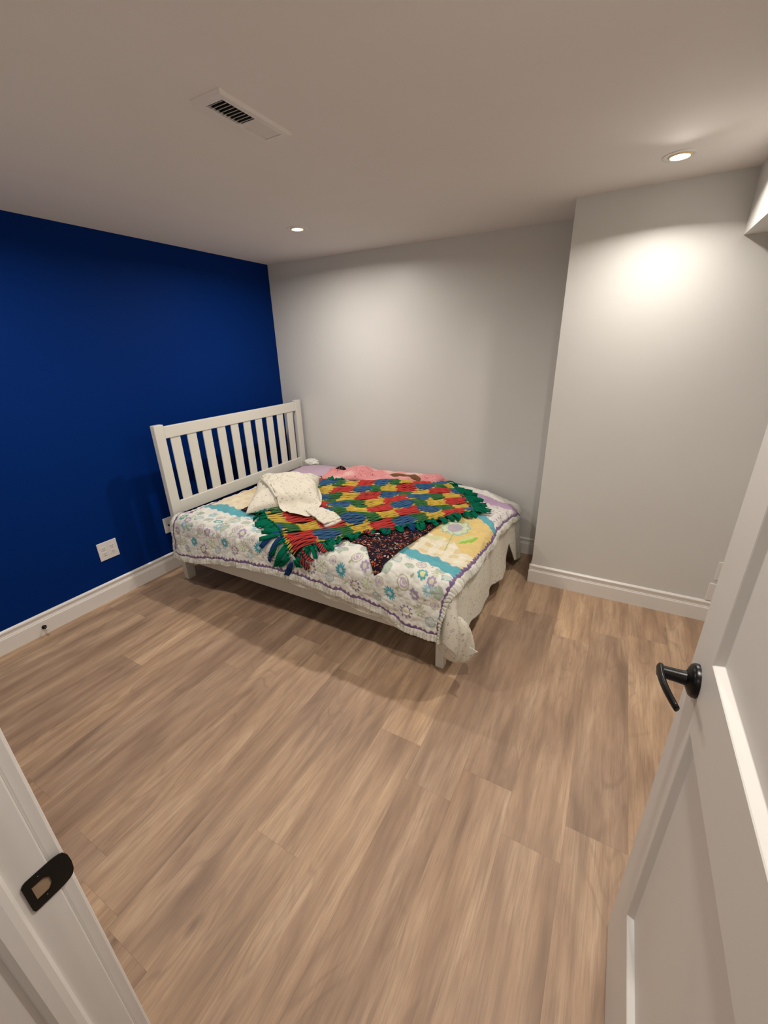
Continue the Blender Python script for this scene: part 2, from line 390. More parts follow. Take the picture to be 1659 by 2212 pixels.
# strike plate on the jamb (full-lip type: rounded lip wraps to the room edge)
def strike():
    root = empty('strike_plate', (DX0, 0.08, 0.945), 'black metal strike plate with open latch hole on the white door jamb', 'strike plate')
    zc, hh = 0.947, 0.0285
    # outline in (y, z): square-ish at the stop side, round lip at the room side
    out = [(0.058, zc-hh), (0.056, zc-hh+0.004), (0.056, zc+hh-0.004), (0.060, zc+hh)]
    for k in range(9):
        a = math.pi/2-math.pi*k/8
        ca = max(0.0, math.cos(a)); sa = math.sin(a); out.append((0.090+0.0185*ca**0.75, zc+hh*math.copysign(abs(sa)**0.62, sa)))
    hole = [(0.064, zc-0.013), (0.064, zc+0.013), (0.078, zc+0.013), (0.083, zc+0.006), (0.083, zc-0.006), (0.078, zc-0.013)]
    # plate drawn as an outer ring bridged to the hole
    bm = bmesh.new()
    def loop(pts, x): return [bm.verts.new((x, y, z)) for y, z in pts]
    n = 48
    def resample(pts, n):
        P = [Vector(p) for p in pts]; P.append(P[0]); c = Vector((0.074, zc))
        out_ = []
        for k in range(n):
            a = 2*math.pi*k/n; d = Vector((math.cos(a), math.sin(a))); best = None
            for p, q in zip(P, P[1:]):
                e = q-p; den = d.x*e.y-d.y*e.x
                if abs(den) < 1e-12: continue
                t = ((p.x-c.x)*e.y-(p.y-c.y)*e.x)/den; s = ((p.x-c.x)*d.y-(p.y-c.y)*d.x)/den
                if t > 0 and -1e-6 <= s <= 1+1e-6: best = t if best is None else max(best, t)
            out_.append(tuple(c+d*best))
        return out_
    o_, h_ = resample(out, n), resample(hole, n)
    A = loop(o_, DX0+0.0022); B = loop(h_, DX0+0.0022); C_ = loop(o_, DX0+0.0003); D = loop(h_, DX0+0.0003)
    for k in range(n):
        j = (k+1) % n
        bm.faces.new((A[k], A[j], B[j], B[k])); bm.faces.new((A[k], C_[k], C_[j], A[j])); bm.faces.new((B[k], B[j], D[j], D[k]))
    bm_obj('plate', bm, M['black'], root)
    boxes('latch_pocket', [(DX0+0.0002, DX0+0.0008, 0.063, 0.084, zc-0.014, zc+0.014)], M['rawwood'], root)
    for dz in (-0.020, 0.020): lathe('screw', [(0.0, 0.0030), (0.0028, 0.0028), (0.0035, 0.0018)], M['black'], root, 'x', (DX0, 0.073, zc+dz), 16)
strike()

# ------------------------------------------------------------------ door (open, standing along +y)
FX = 3.126                      # visible face
def door():
    root = empty('door_1', (FX, 0.1, 0.0)); root['kind'] = 'structure'
    y0, y1, z0, z1, th = 0.098, 0.905, 0.012, 2.03, 0.035
    st = 0.118                  # stile width
    holes = [(y0+st, y1-st, 0.300, 0.916), (y0+st, y1-st, 1.074, z1-0.125)]
    bm = bmesh.new()
    xf, xb = FX, FX+th
    def quad(*p): bm.faces.new([bm.verts.new(q) for q in p])
    for x, s in ((xf, 1), (xb, -1)):
        ys = [y0, y0+st, y1-st, y1]; zs = [z0, holes[0][2], holes[0][3], holes[1][2], holes[1][3], z1]
        for i in range(3):
            for j in range(5):
                if i == 1 and j in (1, 3): continue
                quad((x, ys[i], zs[j]), (x, ys[i+1], zs[j]), (x, ys[i+1], zs[j+1]), (x, ys[i], zs[j+1]))
        for (a, b, c, d) in holes:
            m1, m2, dp, dq = 0.012, 0.020, 0.014, 0.013
            xd, xe = x+s*dp, x+s*dp
            r0 = [(x, a, c), (x, b, c), (x, b, d), (x, a, d)]
            r1 = [(x+s*0.0015, a+0.002, c+0.002), (x+s*0.0015, b-0.002, c+0.002), (x+s*0.0015, b-0.002, d-0.002), (x+s*0.0015, a+0.002, d-0.002)]
            r2 = [(xd, a+m1, c+m1), (xd, b-m1, c+m1), (xd, b-m1, d-m1), (xd, a+m1, d-m1)]
            for A, B in ((r0, r1), (r1, r2)):
                for k in range(4): quad(A[k], A[(k+1) % 4], B[(k+1) % 4], B[k])
            quad(*r2)
    for a, b in (((y0, z0), (y1, z0)), ((y1, z0), (y1, z1)), ((y1, z1), (y0, z1)), ((y0, z1), (y0, z0))):
        quad((xf, *a), (xf, *b), (xb, *b), (xb, *a))
    bmesh.ops.remove_doubles(bm, verts=bm.verts, dist=1e-5)
    slab = bm_obj('door_slab', bm, M['door'], root)
    md = slab.modifiers.new('b', 'BEVEL'); md.width = 0.0012; md.segments = 2; md.limit_method = 'ANGLE'; md.angle_limit = math.radians(40)
    # lever handle
    hy, hz = 0.838, 0.995
    ha = empty('door_handle', (FX, hy, hz)); ha.parent = root; ha.location = Vector((FX, hy, hz))-Vector(root.location)
    R_ = 0.033
    lathe('rose', [(R_, 0.0), (R_, -0.006), (R_-0.003, -0.011), (R_-0.009, -0.0140), (0.018, -0.0165), (0.0145, -0.0185)], M['black'], ha, 'x', (FX, hy, hz), 56)
    lathe('neck', [(0.0148, -0.014), (0.0138, -0.022), (0.0128, -0.034), (0.0124, -0.050), (0.0120, -0.062), (0.009, -0.0655)], M['black'], ha, 'x', (FX, hy, hz), 32)
    pts = []; rad = []
    for k in range(17):
        t = k/16; yy = hy+0.012-0.112*t
        xx = FX-0.060+0.019*t**1.8*1.0-0.004*math.sin(t*math.pi)
        pts.append((xx, yy, hz+0.004*math.sin(t*3)+0.004)); rad.append(0.0110-0.0035*t if 0 < k < 16 else 0.007)
    tube('lever', pts, rad, M['black'], ha, 16, 0.62)
    lathe('rose', [(R_, 0.0), (R_, 0.004), (R_-0.003, 0.009), (0.014, 0.0125)], M['black'], ha, 'x', (FX+th, hy, hz), 40)
    lathe('neck', [(0.0125, 0.010), (0.0105, 0.060), (0.008, 0.0635)], M['black'], ha, 'x', (FX+th, hy, hz), 32)
    tube('lever', [(2*FX+th-p[0], p[1], p[2]) for p in pts], rad, M['black'], ha, 16, 0.62)
    boxes('latch_plate', [(FX+0.006, FX+0.029, y1-0.0005, y1+0.0012, hz-0.029, hz+0.029)], M['black'], root, 0.0008)
    for z in (0.25, 1.05, 1.80):
        lathe('hinge', [(0.0, -0.046), (0.006, -0.045), (0.006, 0.045), (0.0, 0.046)], M['black'], root, 'z', (FX+0.030, y0-0.006+0.012, z), 20)
door()

# ------------------------------------------------------------------ wall plates
def duplex(name_parent, cx, cy, cz, ax, s):
    """one duplex outlet: two receptacle faces with slots. ax: plate plane normal axis"""
    for dz in (-0.0195, 0.0195):
        if ax == 'x': b = (cx, cx+0.0018, cy-0.0165, cy+0.0165, cz+dz-0.0135, cz+dz+0.0135)
        else: b = (cy-0.0165, cy+0.0165, cx-0.0018, cx, cz+dz-0.0135, cz+dz+0.0135)
        f = boxes('receptacle', [b], M['plate'], name_parent, 0.001)
        L = []
        for dy, h in ((-0.0065, 0.0042), (0.0065, 0.0034)):
            if ax == 'x': L.append((cx+0.0016, cx+0.0022, cy+dy-0.0012, cy+dy+0.0012, cz+dz+0.003-h, cz+dz+0.003+h))
            else: L.append((cy+dy-0.0012, cy+dy+0.0012, cx-0.0022, cx-0.0016, cz+dz+0.003-h, cz+dz+0.003+h))
        if ax == 'x': L.append((cx+0.0016, cx+0.0022, cy-0.0022, cy+0.0022, cz+dz-0.0095, cz+dz-0.0055))
        else: L.append((cy-0.0022, cy+0.0022, cx-0.0022, cx-0.0016, cz+dz-0.0095, cz+dz-0.0055))
        o = boxes('slots', L, M['slot'], f)
r = empty('wall_outlet', (0, 1.31, 0.36), 'white double-width outlet plate with four sockets low on blue wall', 'outlet')
boxes('cover_plate', [(0, 0.006, 1.247, 1.375, 0.296, 0.424)], M['plate'], r, 0.003)
duplex(r, 0.006, 1.283, 0.36, 'x', 1); duplex(r, 0.006, 1.339, 0.36, 'x', 1)
for y in (1.283, 1.339): lathe('screw', [(0.0, 0.0072), (0.0026, 0.007), (0.0032, 0.006)], M['plate'], r, 'x', (0, y, 0.36), 14)
r = empty('coaxial_wall_plate', (0, 1.768, 0.364), 'narrow white wall plate with one small centre jack beside headboard post', 'wall plate')
boxes('cover_plate', [(0, 0.006, 1.732, 1.804, 0.303, 0.425)], M['plate'], r, 0.003)
lathe('jack', [(0.006, 0.006), (0.006, 0.009), (0.0045, 0.0095), (0.0045, 0.017), (0.0, 0.0171)], M['black'], r, 'x', (0, 1.768, 0.364), 18)
for dz in (-0.042, 0.042): lathe('screw', [(0.0, 0.0072), (0.0026, 0.007), (0.0032, 0.006)], M['plate'], r, 'x', (0, 1.768, 0.364+dz), 14)
r = empty('wall_outlet', (3.606, YC, 0.342), 'white outlet plate on grey wall just past the open door edge', 'outlet')
boxes('cover_plate', [(3.570, 3.642, YC-0.006, YC, 0.283, 0.401)], M['plate'], r, 0.003)
duplex(r, YC-0.006, 3.606, 0.342, 'y', 1)
r = empty('blank_wall_plate', (3.593, YC, 0.19), 'blank white wall plate directly under the outlet, touching the baseboard', 'wall plate')
boxes('cover_plate', [(3.557, 3.629, YC-0.009, YC, 0.142, 0.258)], M['plate'], r, 0.003)
for dz in (-0.042, 0.042): lathe('screw', [(0.0, -0.0102), (0.0026, -0.010), (0.0032, -0.009)], M['plate'], r, 'y', (3.593, YC, 0.20+dz), 14)

# door stop on the left baseboard
r = empty('door_stop', (0.016, 0.831, 0.045), 'small black door stop with white tip on baseboard of blue wall', 'door stop')
lathe('base', [(0.0, 0.0), (0.013, 0.0), (0.013, 0.004), (0.009, 0.008), (0.005, 0.010)], M['black'], r, 'x', (0.016, 0.831, 0.050), 24)
lathe('spring_rod', [(0.005, 0.008)]+[(0.0055+0.0012*(k % 2), 0.010+k*0.0016) for k in range(18)]+[(0.004, 0.040)], M['black'], r, 'x', (0.016, 0.831, 0.050), 18)
lathe('tip', [(0.0, 0.039), (0.0075, 0.039), (0.0080, 0.050), (0.006, 0.053), (0.0, 0.053)], M['rubber'], r, 'x', (0.016, 0.831, 0.050), 20)

# ------------------------------------------------------------------ ceiling register
r = empty('ceiling_vent', (1.712, 1.30, H), 'white rectangular slatted air register in the ceiling', 'vent')
x0, x1, y0, y1 = 1.650, 1.776, 1.142, 1.462
ix0, ix1, iy0, iy1 = 1.679, 1.747, 1.178, 1.430
bm = bmesh.new()
def frame_ring(bm, a, b):
    for k in range(4): bm.faces.new([bm.verts.new(p) for p in (a[k], a[(k+1) % 4], b[(k+1) % 4], b[k])])
O = lambda d, z: [(x0+d, y0+d, z), (x1-d, y0+d, z), (x1-d, y1-d, z), (x0+d, y1-d, z)]
I = lambda d, z: [(ix0-d, iy0-d, z), (ix1+d, iy0-d, z), (ix1+d, iy1+d, z), (ix0-d, iy1+d, z)]
frame_ring(bm, O(0, H), O(0.0, H-0.002)); frame_ring(bm, O(0, H-0.002), O(0.008, H-0.009)); frame_ring(bm, O(0.008, H-0.009), I(0.002, H-0.009)); frame_ring(bm, I(0.002, H-0.009), I(0, H-0.002))
bmesh.ops.remove_doubles(bm, verts=bm.verts, dist=1e-5)
bm_obj('frame', bm, M['vent'], r)
boxes('duct_opening', [(ix0, ix1, iy0, iy1, H-0.0015, H-0.0005)], M['slot'], r)
def slats(name, ya, yb, n, ang):
    bm = bmesh.new(); hw = 0.0075
    for k in range(n):
        yc = ya+(k+0.5)*(yb-ya)/n; c, s = hw*math.cos(ang), hw*math.sin(ang); zc = H-0.0055
        sz = min(0.0035, abs(s)); s = math.copysign(sz, s)
        vsx = [bm.verts.new(p) for p in ((ix0, yc-c, zc-s), (ix1, yc-c, zc-s), (ix1, yc+c, zc+s), (ix0, yc+c, zc+s))]
        bm.faces.new(vsx)
    o = bm_obj(name, bm, M['vent'], r); md = o.modifiers.new('s', 'SOLIDIFY'); md.thickness = 0.0008
slats('slats', iy0, iy0+0.135, 9, math.radians(55)); slats('slats', iy0+0.140, iy1-0.002, 8, math.radians(158))
lathe('screw', [(0.0, -0.0105), (0.003, -0.010), (0.0038, -0.009)], M['vent'], r, 'z', ((ix0+ix1)/2, y0+0.018, H), 14)
lathe('screw', [(0.0, -0.0105), (0.003, -0.010), (0.0038, -0.009)], M['vent'], r, 'z', ((ix0+ix1)/2, y1-0.016, H), 14)

# ------------------------------------------------------------------ recessed lamps, added hallway fill
def lamp(x, y, label, idx):
    root = empty('ceiling_light', (x, y, H), label, 'ceiling light', None)
    lathe('trim_ring', [(0.063, 0.0), (0.063, -0.002), (0.060, -0.0035), (0.048, -0.0030), (0.044, -0.001)], M['trim'], root, 'z', (x, y, H), 56)
    lathe('reflector', [(0.044, -0.0012), (0.041, -0.0045), (0.036, -0.0065), (0.034, -0.003)], M['brass'], root, 'z', (x, y, H), 56)
    lathe('lens', [(0.0, -0.0095), (0.015, -0.0090), (0.028, -0.0070), (0.0345, -0.0035), (0.0345, -0.002)], M['lens'], root, 'z', (x, y, H), 56)
    ld = bpy.data.lights.new('bulb', 'AREA'); ld.shape = 'DISK'; ld.size = 0.07; ld.energy = LAMP_W*LAMP_K[idx]; ld.color = LAMP_COL; ld.spread = math.radians(SPREADS[idx])
    lo = bpy.data.objects.new('bulb', ld); COL.objects.link(lo); lo.parent = root; lo.location = (0, 0, -0.0115-0.035*math.sin(math.radians(TILTS[idx]))); lo.rotation_euler = (-math.radians(TILTS[idx]), 0, 0)
    return root
lamp(*LAMPS[0], 'recessed ceiling light over the bed near the blue wall corner', 0)
lamp(*LAMPS[1], 'recessed ceiling light near the grey wall and bulkhead at right', 1)
lamp(*LAMPS[2], 'recessed ceiling light nearest the blue wall and the doorway, left of the picture', 2)
lamp(*LAMPS[3], 'recessed ceiling light above the open door, out of the picture', 3)
ld = bpy.data.lights.new('hallway_fill', 'AREA'); ld.shape = 'DISK'; ld.size = 0.12; ld.energy = 6; ld.color = LAMP_COL; ld.spread = math.radians(160)  # added unseen fill behind the doorway, spills light onto the near floor
lo = bpy.data.objects.new('hallway_fill', ld); COL.objects.link(lo); lo.location = (2.6, -0.75, H-0.01)

# ================================================================== THE BED
bed = empty('bed_frame', (1.27, 2.41, 0), 'white wooden bed frame with slatted headboard against the blue wall', 'bed')
PX0, PX1 = 0.222, 0.264
BY0, BY1 = 1.668, 3.162
hb = empty('headboard', (0.24, 2.41, 0)); hb.parent = bed; hb.location = Vector((0.24, 2.41, 0))-Vector(bed.location)
boxes('post', [(PX0, PX1, BY0, BY0+0.070, 0, 1.158)], M['bed'], hb, 0.004)
boxes('post', [(PX0, PX1, BY1-0.070, BY1, 0, 1.158)], M['bed'], hb, 0.004)
boxes('top_rail', [(PX0+0.008, PX1-0.008, BY0+0.068, BY1-0.068, 1.062, 1.143)], M['bed'], hb, 0.004)
boxes('lower_rail', [(PX0+0.008, PX1-0.008, BY0+0.068, BY1-0.068, 0.520, 0.612)], M['bed'], hb, 0.004)
for k in range(10):
    y = 1.780+k*0.1327
    boxes('slat', [(PX0+0.018, PX1-0.014, y, y+0.077, 0.608, 1.066)], M['bed'], hb, 0.003)
boxes('side_rail', [(PX1, 2.318, BY0+0.004, BY0+0.030, 0.168, 0.335)], M['bed'], bed, 0.003)
boxes('side_rail', [(PX1, 2.318, BY1-0.030, BY1-0.004, 0.168, 0.335)], M['bed'], bed, 0.003)
boxes('foot_rail', [(2.292, 2.318, BY0+0.030, BY1-0.030, 0.168, 0.335)], M['bed'], bed, 0.003)
for y in (BY0-0.002, BY1-0.048): boxes('leg', [(2.270, 2.316, y, y+0.050, 0, 0.30)], M['bed'], bed, 0.003)
for y in (BY0+0.031, BY1-0.054): boxes('slat_support', [(PX1, 2.292, y, y+0.023, 0.25, 0.28)], M['bed'], bed)
for k in range(14): boxes('bed_slat', [(0.32+k*0.146, 0.40+k*0.146, BY0+0.031, BY1-0.031, 0.28, 0.298)], M['bed'], bed)
MX0, MX1, MY0, MY1, MZ = 0.285, 2.325, 1.660, 3.130, 0.520
mb = bmesh.new(); box_bm(mb, MX0, MX1, MY0+0.008, MY1, 0.298, MZ)
bmesh.ops.bevel(mb, geom=list(mb.edges), offset=0.035, segments=4, affect='EDGES')
for k in range(1, 14):
    for co, no in (((MX0+(MX1-MX0)*k/14, 0, 0), (1, 0, 0)), ((0, MY0+(MY1-MY0)*k/14, 0), (0, 1, 0))):
        bmesh.ops.bisect_plane(mb, geom=list(mb.verts)+list(mb.edges)+list(mb.faces), plane_co=co, plane_no=no)
for v_ in mb.verts:                # worn, sagging far foot corner
    if v_.co.z > 0.4:
        v_.co.z -= float(np.interp(v_.co.x, [1.80, 2.0, 2.15, 2.28, 2.40], [0.012, 0.034, 0.062, 0.10, 0.13]))*min(1.0, max(0.0, (v_.co.y-2.38)/0.6))**1.1+0.004+0.045*min(1.0, max(0.0, (0.55-v_.co.x)/0.22))
matt = bm_obj('mattress', mb, M['mattress'], smooth=True)
tag(matt, 'mattress under the quilt, coloured dark for the shaded gap below the headboard', 'mattress')

# ------------------------------------------------------------------ drape
RR = 0.045
def drape(X, Y, off, amp=1.0, flare=0.06, fold=0.012, bulge=0.0, tipb=0.0, shrink=0.0):
    """unfolded cloth coordinates -> world. off = layer offset from the mattress skin"""
    a = np.maximum(0, X-(MX1-RR+0.03)); b = np.maximum(0, (MY0+RR-0.03)-Y)
    bx = np.minimum(X, MX1-RR+0.03); by = np.maximum(Y, MY0+RR-0.03)
    d = np.hypot(a, b)*(1-shrink*np.sin(2*np.arctan2(a, b+1e-9))**2); R2 = RR+off
    L = R2*math.pi/2
    th = np.clip(d/R2, 0, math.pi/2)
    hd = R2*np.sin(th); vd = R2*(1-np.cos(th))
    ext = np.maximum(0, d-L)
    hd = hd+ext*flare; vd = vd+ext*math.sqrt(1-flare**2)
    dd = np.maximum(d, 1e-9); nx, ny = a/dd, -b/dd
    # hanging folds
    per = by*1.0-bx*1.0+np.arctan2(a, b+1e-9)*0.35
    hf = fold*np.clip(ext/0.25, 0, 1.3)*(np.sin(per*11+2*vnoise(per*3, per*0, 3))+0.5*np.sin(per*29+1.0+1.5*vnoise(per*5, per*0, 4)))
    hd = hd+hf
    cn = np.sin(2*np.arctan2(a, b+1e-9))**2
    hd = hd+bulge*cn*np.sin(np.clip(ext/0.36, 0, 1)*math.pi)
    hd = hd+tipb*cn*np.clip(ext/0.22, 0, 1)**0.8
    vd = vd-0.25*bulge*cn*np.clip(ext/0.3, 0, 1.3)
    top = MZ+off
    und = 0.010*fbm(X*2.6, Y*2.6, 1, 3)*amp
    sag = np.interp(bx+hd*0.5, [1.85, 2.0, 2.15, 2.28, 2.40], [0, 0.018, 0.045, 0.085, 0.115])*np.clip((by-2.45)/0.6, 0, 1)**1.3+0.040*np.clip((0.47-bx)/0.2, 0, 1)**1.5*np.clip((by-1.66)/0.2, 0, 1)
    z = top-vd+und*np.cos(th)-sag*np.clip(1-np.maximum(0, d-L)/0.3, 0, 1)
    x = bx+nx*hd; y = by+ny*hd
    n2 = und*np.sin(th)*0.6
    return np.stack([x+nx*n2, y+ny*n2, np.maximum(z, 0.006)], -1)
def D2y(z, off):      # hem height -> unfolded y beyond the near edge
    R2 = RR+off
    return (MY0+RR-0.03)-((MZ+off-R2-z)+R2*math.pi/2)
def D2x(z, off):
    R2 = RR+off
    return (MX1-RR+0.03)+((MZ+off-R2-z)+R2*math.pi/2)

# under cloth: small print sheet / duvet
o1 = 0.012
nu, nv = 420, 380
s = np.linspace(0, 1, nu)[:, None]*np.ones((1, nv)); t = np.ones((nu, 1))*np.linspace(0, 1, nv)[None, :]
Yfar = MY1+0.02
xs_e = 0.30+s*2.2
hemz = np.interp(0.30+s*2.05, [0.3, 0.9, 1.1, 1.44, 1.6, 1.8, 2.1, 2.25, 2.35], [0.36, 0.35, 0.315, 0.295, 0.270, 0.245, 0.215, 0.20, 0.18])
Ynear = D2y(hemz+0.006*vnoise(s*30, s*0, 4), o1)
Yt = Yfar+t*(Ynear-Yfar)
fz = np.interp(Yt, [1.30, 1.66, 1.80, 2.05, 2.34, 2.60, 2.68, 2.76, 2.86, 3.0, 3.2], [0.17, 0.20, 0.22, 0.165, 0.175, 0.12, 0.17, 0.30, 0.10, 0.03, 0.02])
Xf = D2x(fz, o1)+0.006*vnoise(Yt*20, Yt*0, 6)
Xs = 0.36+s*(Xf-0.36)
P = drape(Xs, Yt, o1, 1.0, 0.10, 0.008, 0.03, 0.0, 0.30)
sheet = grid_mesh('printed_sheet', P, M['smallprint'], None, None, 0.004)
tag(sheet, 'white small-print bed sheet hanging below the quilt at the bed foot', 'sheet')

def sack():
    n, m = 60, 40
    th = np.linspace(0, 2*math.pi, n)[:, None]*np.ones((1, m)); ph = np.ones((n, 1))*np.linspace(0.0, math.pi, m)[None, :]
    cx_, sy_ = np.cos(th), np.sin(th)
    d = 1+0.10*ridged(cx_*1.3+3, sy_*1.3+ph*1.1, 55, 3)+0.05*np.sin(th*7+ph*2)*np.sin(ph)
    prof = np.sin(ph)**0.75*(0.82+0.30*np.clip(ph/math.pi, 0, 1))
    P_ = np.stack([2.388+0.092*d*cx_*prof, 1.642+0.050*d*sy_*prof, 0.240+0.125*np.cos(ph)*(1+0.05*d)], -1)
    return P_
grid_mesh('gathered_corner', sack(), M['smallprint'], sheet, None, 0.0)
tb = bmesh.new()
for a_, b_ in (((2.425, 1.60, 0.130), (2.462, 1.592, 0.118)),):
    vv = [tb.verts.new(p) for p in ((2.44, 1.625, 0.240), (2.508, 1.610, 0.232), (2.450, 1.620, 0.175))]
    tb.faces.new(vv)
to = bm_obj('sheet_tip', tb, M['whitecloth'], sheet); md = to.modifiers.new('s', 'SOLIDIFY'); md.thickness = 0.003

# quilt --------------------------------------------------------------
o2 = 0.026
nu, nv = 620, 500
s = np.linspace(0, 1, nu)[:, None]*np.ones((1, nv)); t = np.ones((nu, 1))*np.linspace(0, 1, nv)[None, :]
xq = 0.272+s*2.13
hemq = np.interp(xq, [.27, .45, .61, .93, 1.25, 1.44, 1.75, 2.0, 2.1, 2.2, 2.28, 2.45], [.235, .240, .268, .325, .345, .345, .330, .295, .268, .240, .235, .235])
Ynq = D2y(hemq, o2)+0.005*vnoise(s*38, s*0, 9)
Yfq = MY1-0.02+0*s
Yq = Yfq+t*(Ynq-Yfq)
foot = np.interp(Yq, [1.2, 1.7, 2.1, 2.6, 3.0, 3.2], [0.055, 0.085, 0.120, 0.115, 0.13, 0.20])
Xfq = (MX1-RR+0.03)+foot+0.005*vnoise(Yq*24, Yq*0, 12)
Xq0 = 0.290+0.012*np.clip((Yq-1.40)/0.2, 0, 1)+0.028*np.clip((Yq-1.66)/0.12, 0, 1)+0.006*vnoise(Yq*18, Yq*0, 15)
Xq = Xq0+s*(Xfq-Xq0)
nq = Yq-Ynq                         # distance from near hem
fq = Xfq-Xq                         # distance from foot hem
P = drape(Xq, Yq, o2, 1.0, 0.10, 0.008, 0.0, 0.05, 0.17)
# quilting puff and wrinkles
puff = 0.0045*fbm(Xq*18, Yq*18, 21, 3)+0.0060*ridged(Xq*7+0.6*Yq, Yq*5, 31, 3)+0.0022*fbm(Xq*42, Yq*42, 41, 2)-0.0018*np.exp(-(np.mod(nq+0.01*vnoise(Xq*6, Yq*6, 2), 0.075)-0.037)**2/0.00003)
edge = np.minimum(nq, fq)
gather = np.where(edge < 0.035, 0.004*np.sin((Xq if True else Yq)*0+np.where(nq < fq, Xq, Yq)*330+3*vnoise(Xq*20, Yq*20, 8)), 0)
# surface normals by finite differences
du = np.gradient(P, axis=0); dv = np.gradient(P, axis=1); N = np.cross(dv, du); N /= np.linalg.norm(N, axis=-1, keepdims=True)+1e-12
if N[nu//2, nv//4, 2] < 0: N = -N
P = P+N*(puff+gather)[..., None]
# ---- colours
C = np.zeros((nu, nv, 3)); C[:] = (0.70, 0.69, 0.63)
def setc(mask, c, k=1.0):
    C[mask] = C[mask]*(1-k)+np.array(c)*k
tone = 1+0.05*vnoise(Xq*40, Yq*40, 3)
yc1 = np.interp(Xq, [0.3, 0.5, 1.0, 2.0, 2.2, 2.40, 2.5], [1.865, 1.875, 1.85, 1.845, 1.80, 1.735, 1.70])+0.008*vnoise(Xq*9, Xq*0, 5)
yc2 = np.interp(Xq, [0.3, 2.15, 2.27, 2.36, 2.5], [2.51, 2.51, 2.48, 2.38, 2.25])+0.008*vnoise(Xq*9, Xq*0, 7)
hw = 0.042
WHITE = (0.70, 0.69, 0.63); TEAL = (0.10, 0.36, 0.42); YEL = (0.66, 0.50, 0.20); LIL = (0.46, 0.32, 0.47); PUR = (0.17, 0.10, 0.22)
mid_ = (Yq > yc1+hw) & (Yq < yc2-hw)
# plaid panel in the middle band
pl_ = 0.5+0.5*np.sign(np.sin(Xq*70))*1.0; pm = 0.5+0.5*np.sign(np.sin(Yq*70+0.5))
setc(mid_, (0.72, 0.68, 0.55)); setc(mid_ & ((pl_+pm) > 1.5), (0.62, 0.48, 0.22), 0.75); setc(mid_ & ((pl_+pm) == 1), (0.68, 0.60, 0.40), 0.45)
blk = np.floor((Xq+0.18)/0.52).astype(int)
yl = mid_ & (Yq > 2.10+0.10*np.clip((2.15-Xq)/0.3, 0, 1)-0.15*np.clip((Xq-2.2)/0.1, 0, 1)+0.01*vnoise(Xq*12, Yq*12, 2))
setc(yl, YEL)
setc(mid_ & (Xq < 0.9), (0.70, 0.60, 0.42), 0.6)
# dotted white band
dot = (Yq >= yc2+hw)
setc(dot, (0.70, 0.66, 0.64))
gx, gy = Xq/0.040, Yq/0.040; jx = np.floor(gx); jy = np.floor(gy)
h1 = _tab[(jx.astype(int)*7) & 255, (jy.astype(int)*13) & 255]; h2 = _tab[(jx.astype(int)*3+9) & 255, (jy.astype(int)*5) & 255]
dd_ = np.hypot((gx-jx-0.3-0.4*h1)*1.0, (gy-jy-0.3-0.4*h2)*1.0)
setc(dot & (dd_ < 0.19), (0.20, 0.24, 0.22), 0.8)
setc(Yq > 2.87+0.006*np.sin(Xq*70), LIL)
setc(Yq > 3.02, WHITE)
for yc in (yc1, yc2):
    b = np.abs(Yq-yc) < hw+0.006*np.sin(Xq*95); setc(b & (np.abs(Yq-yc) >= hw-0.003+0.006*np.sin(Xq*95)), LIL, 0.8)
    bb = np.abs(Yq-yc) < hw-0.003+0.006*np.sin(Xq*95); setc(bb, TEAL)
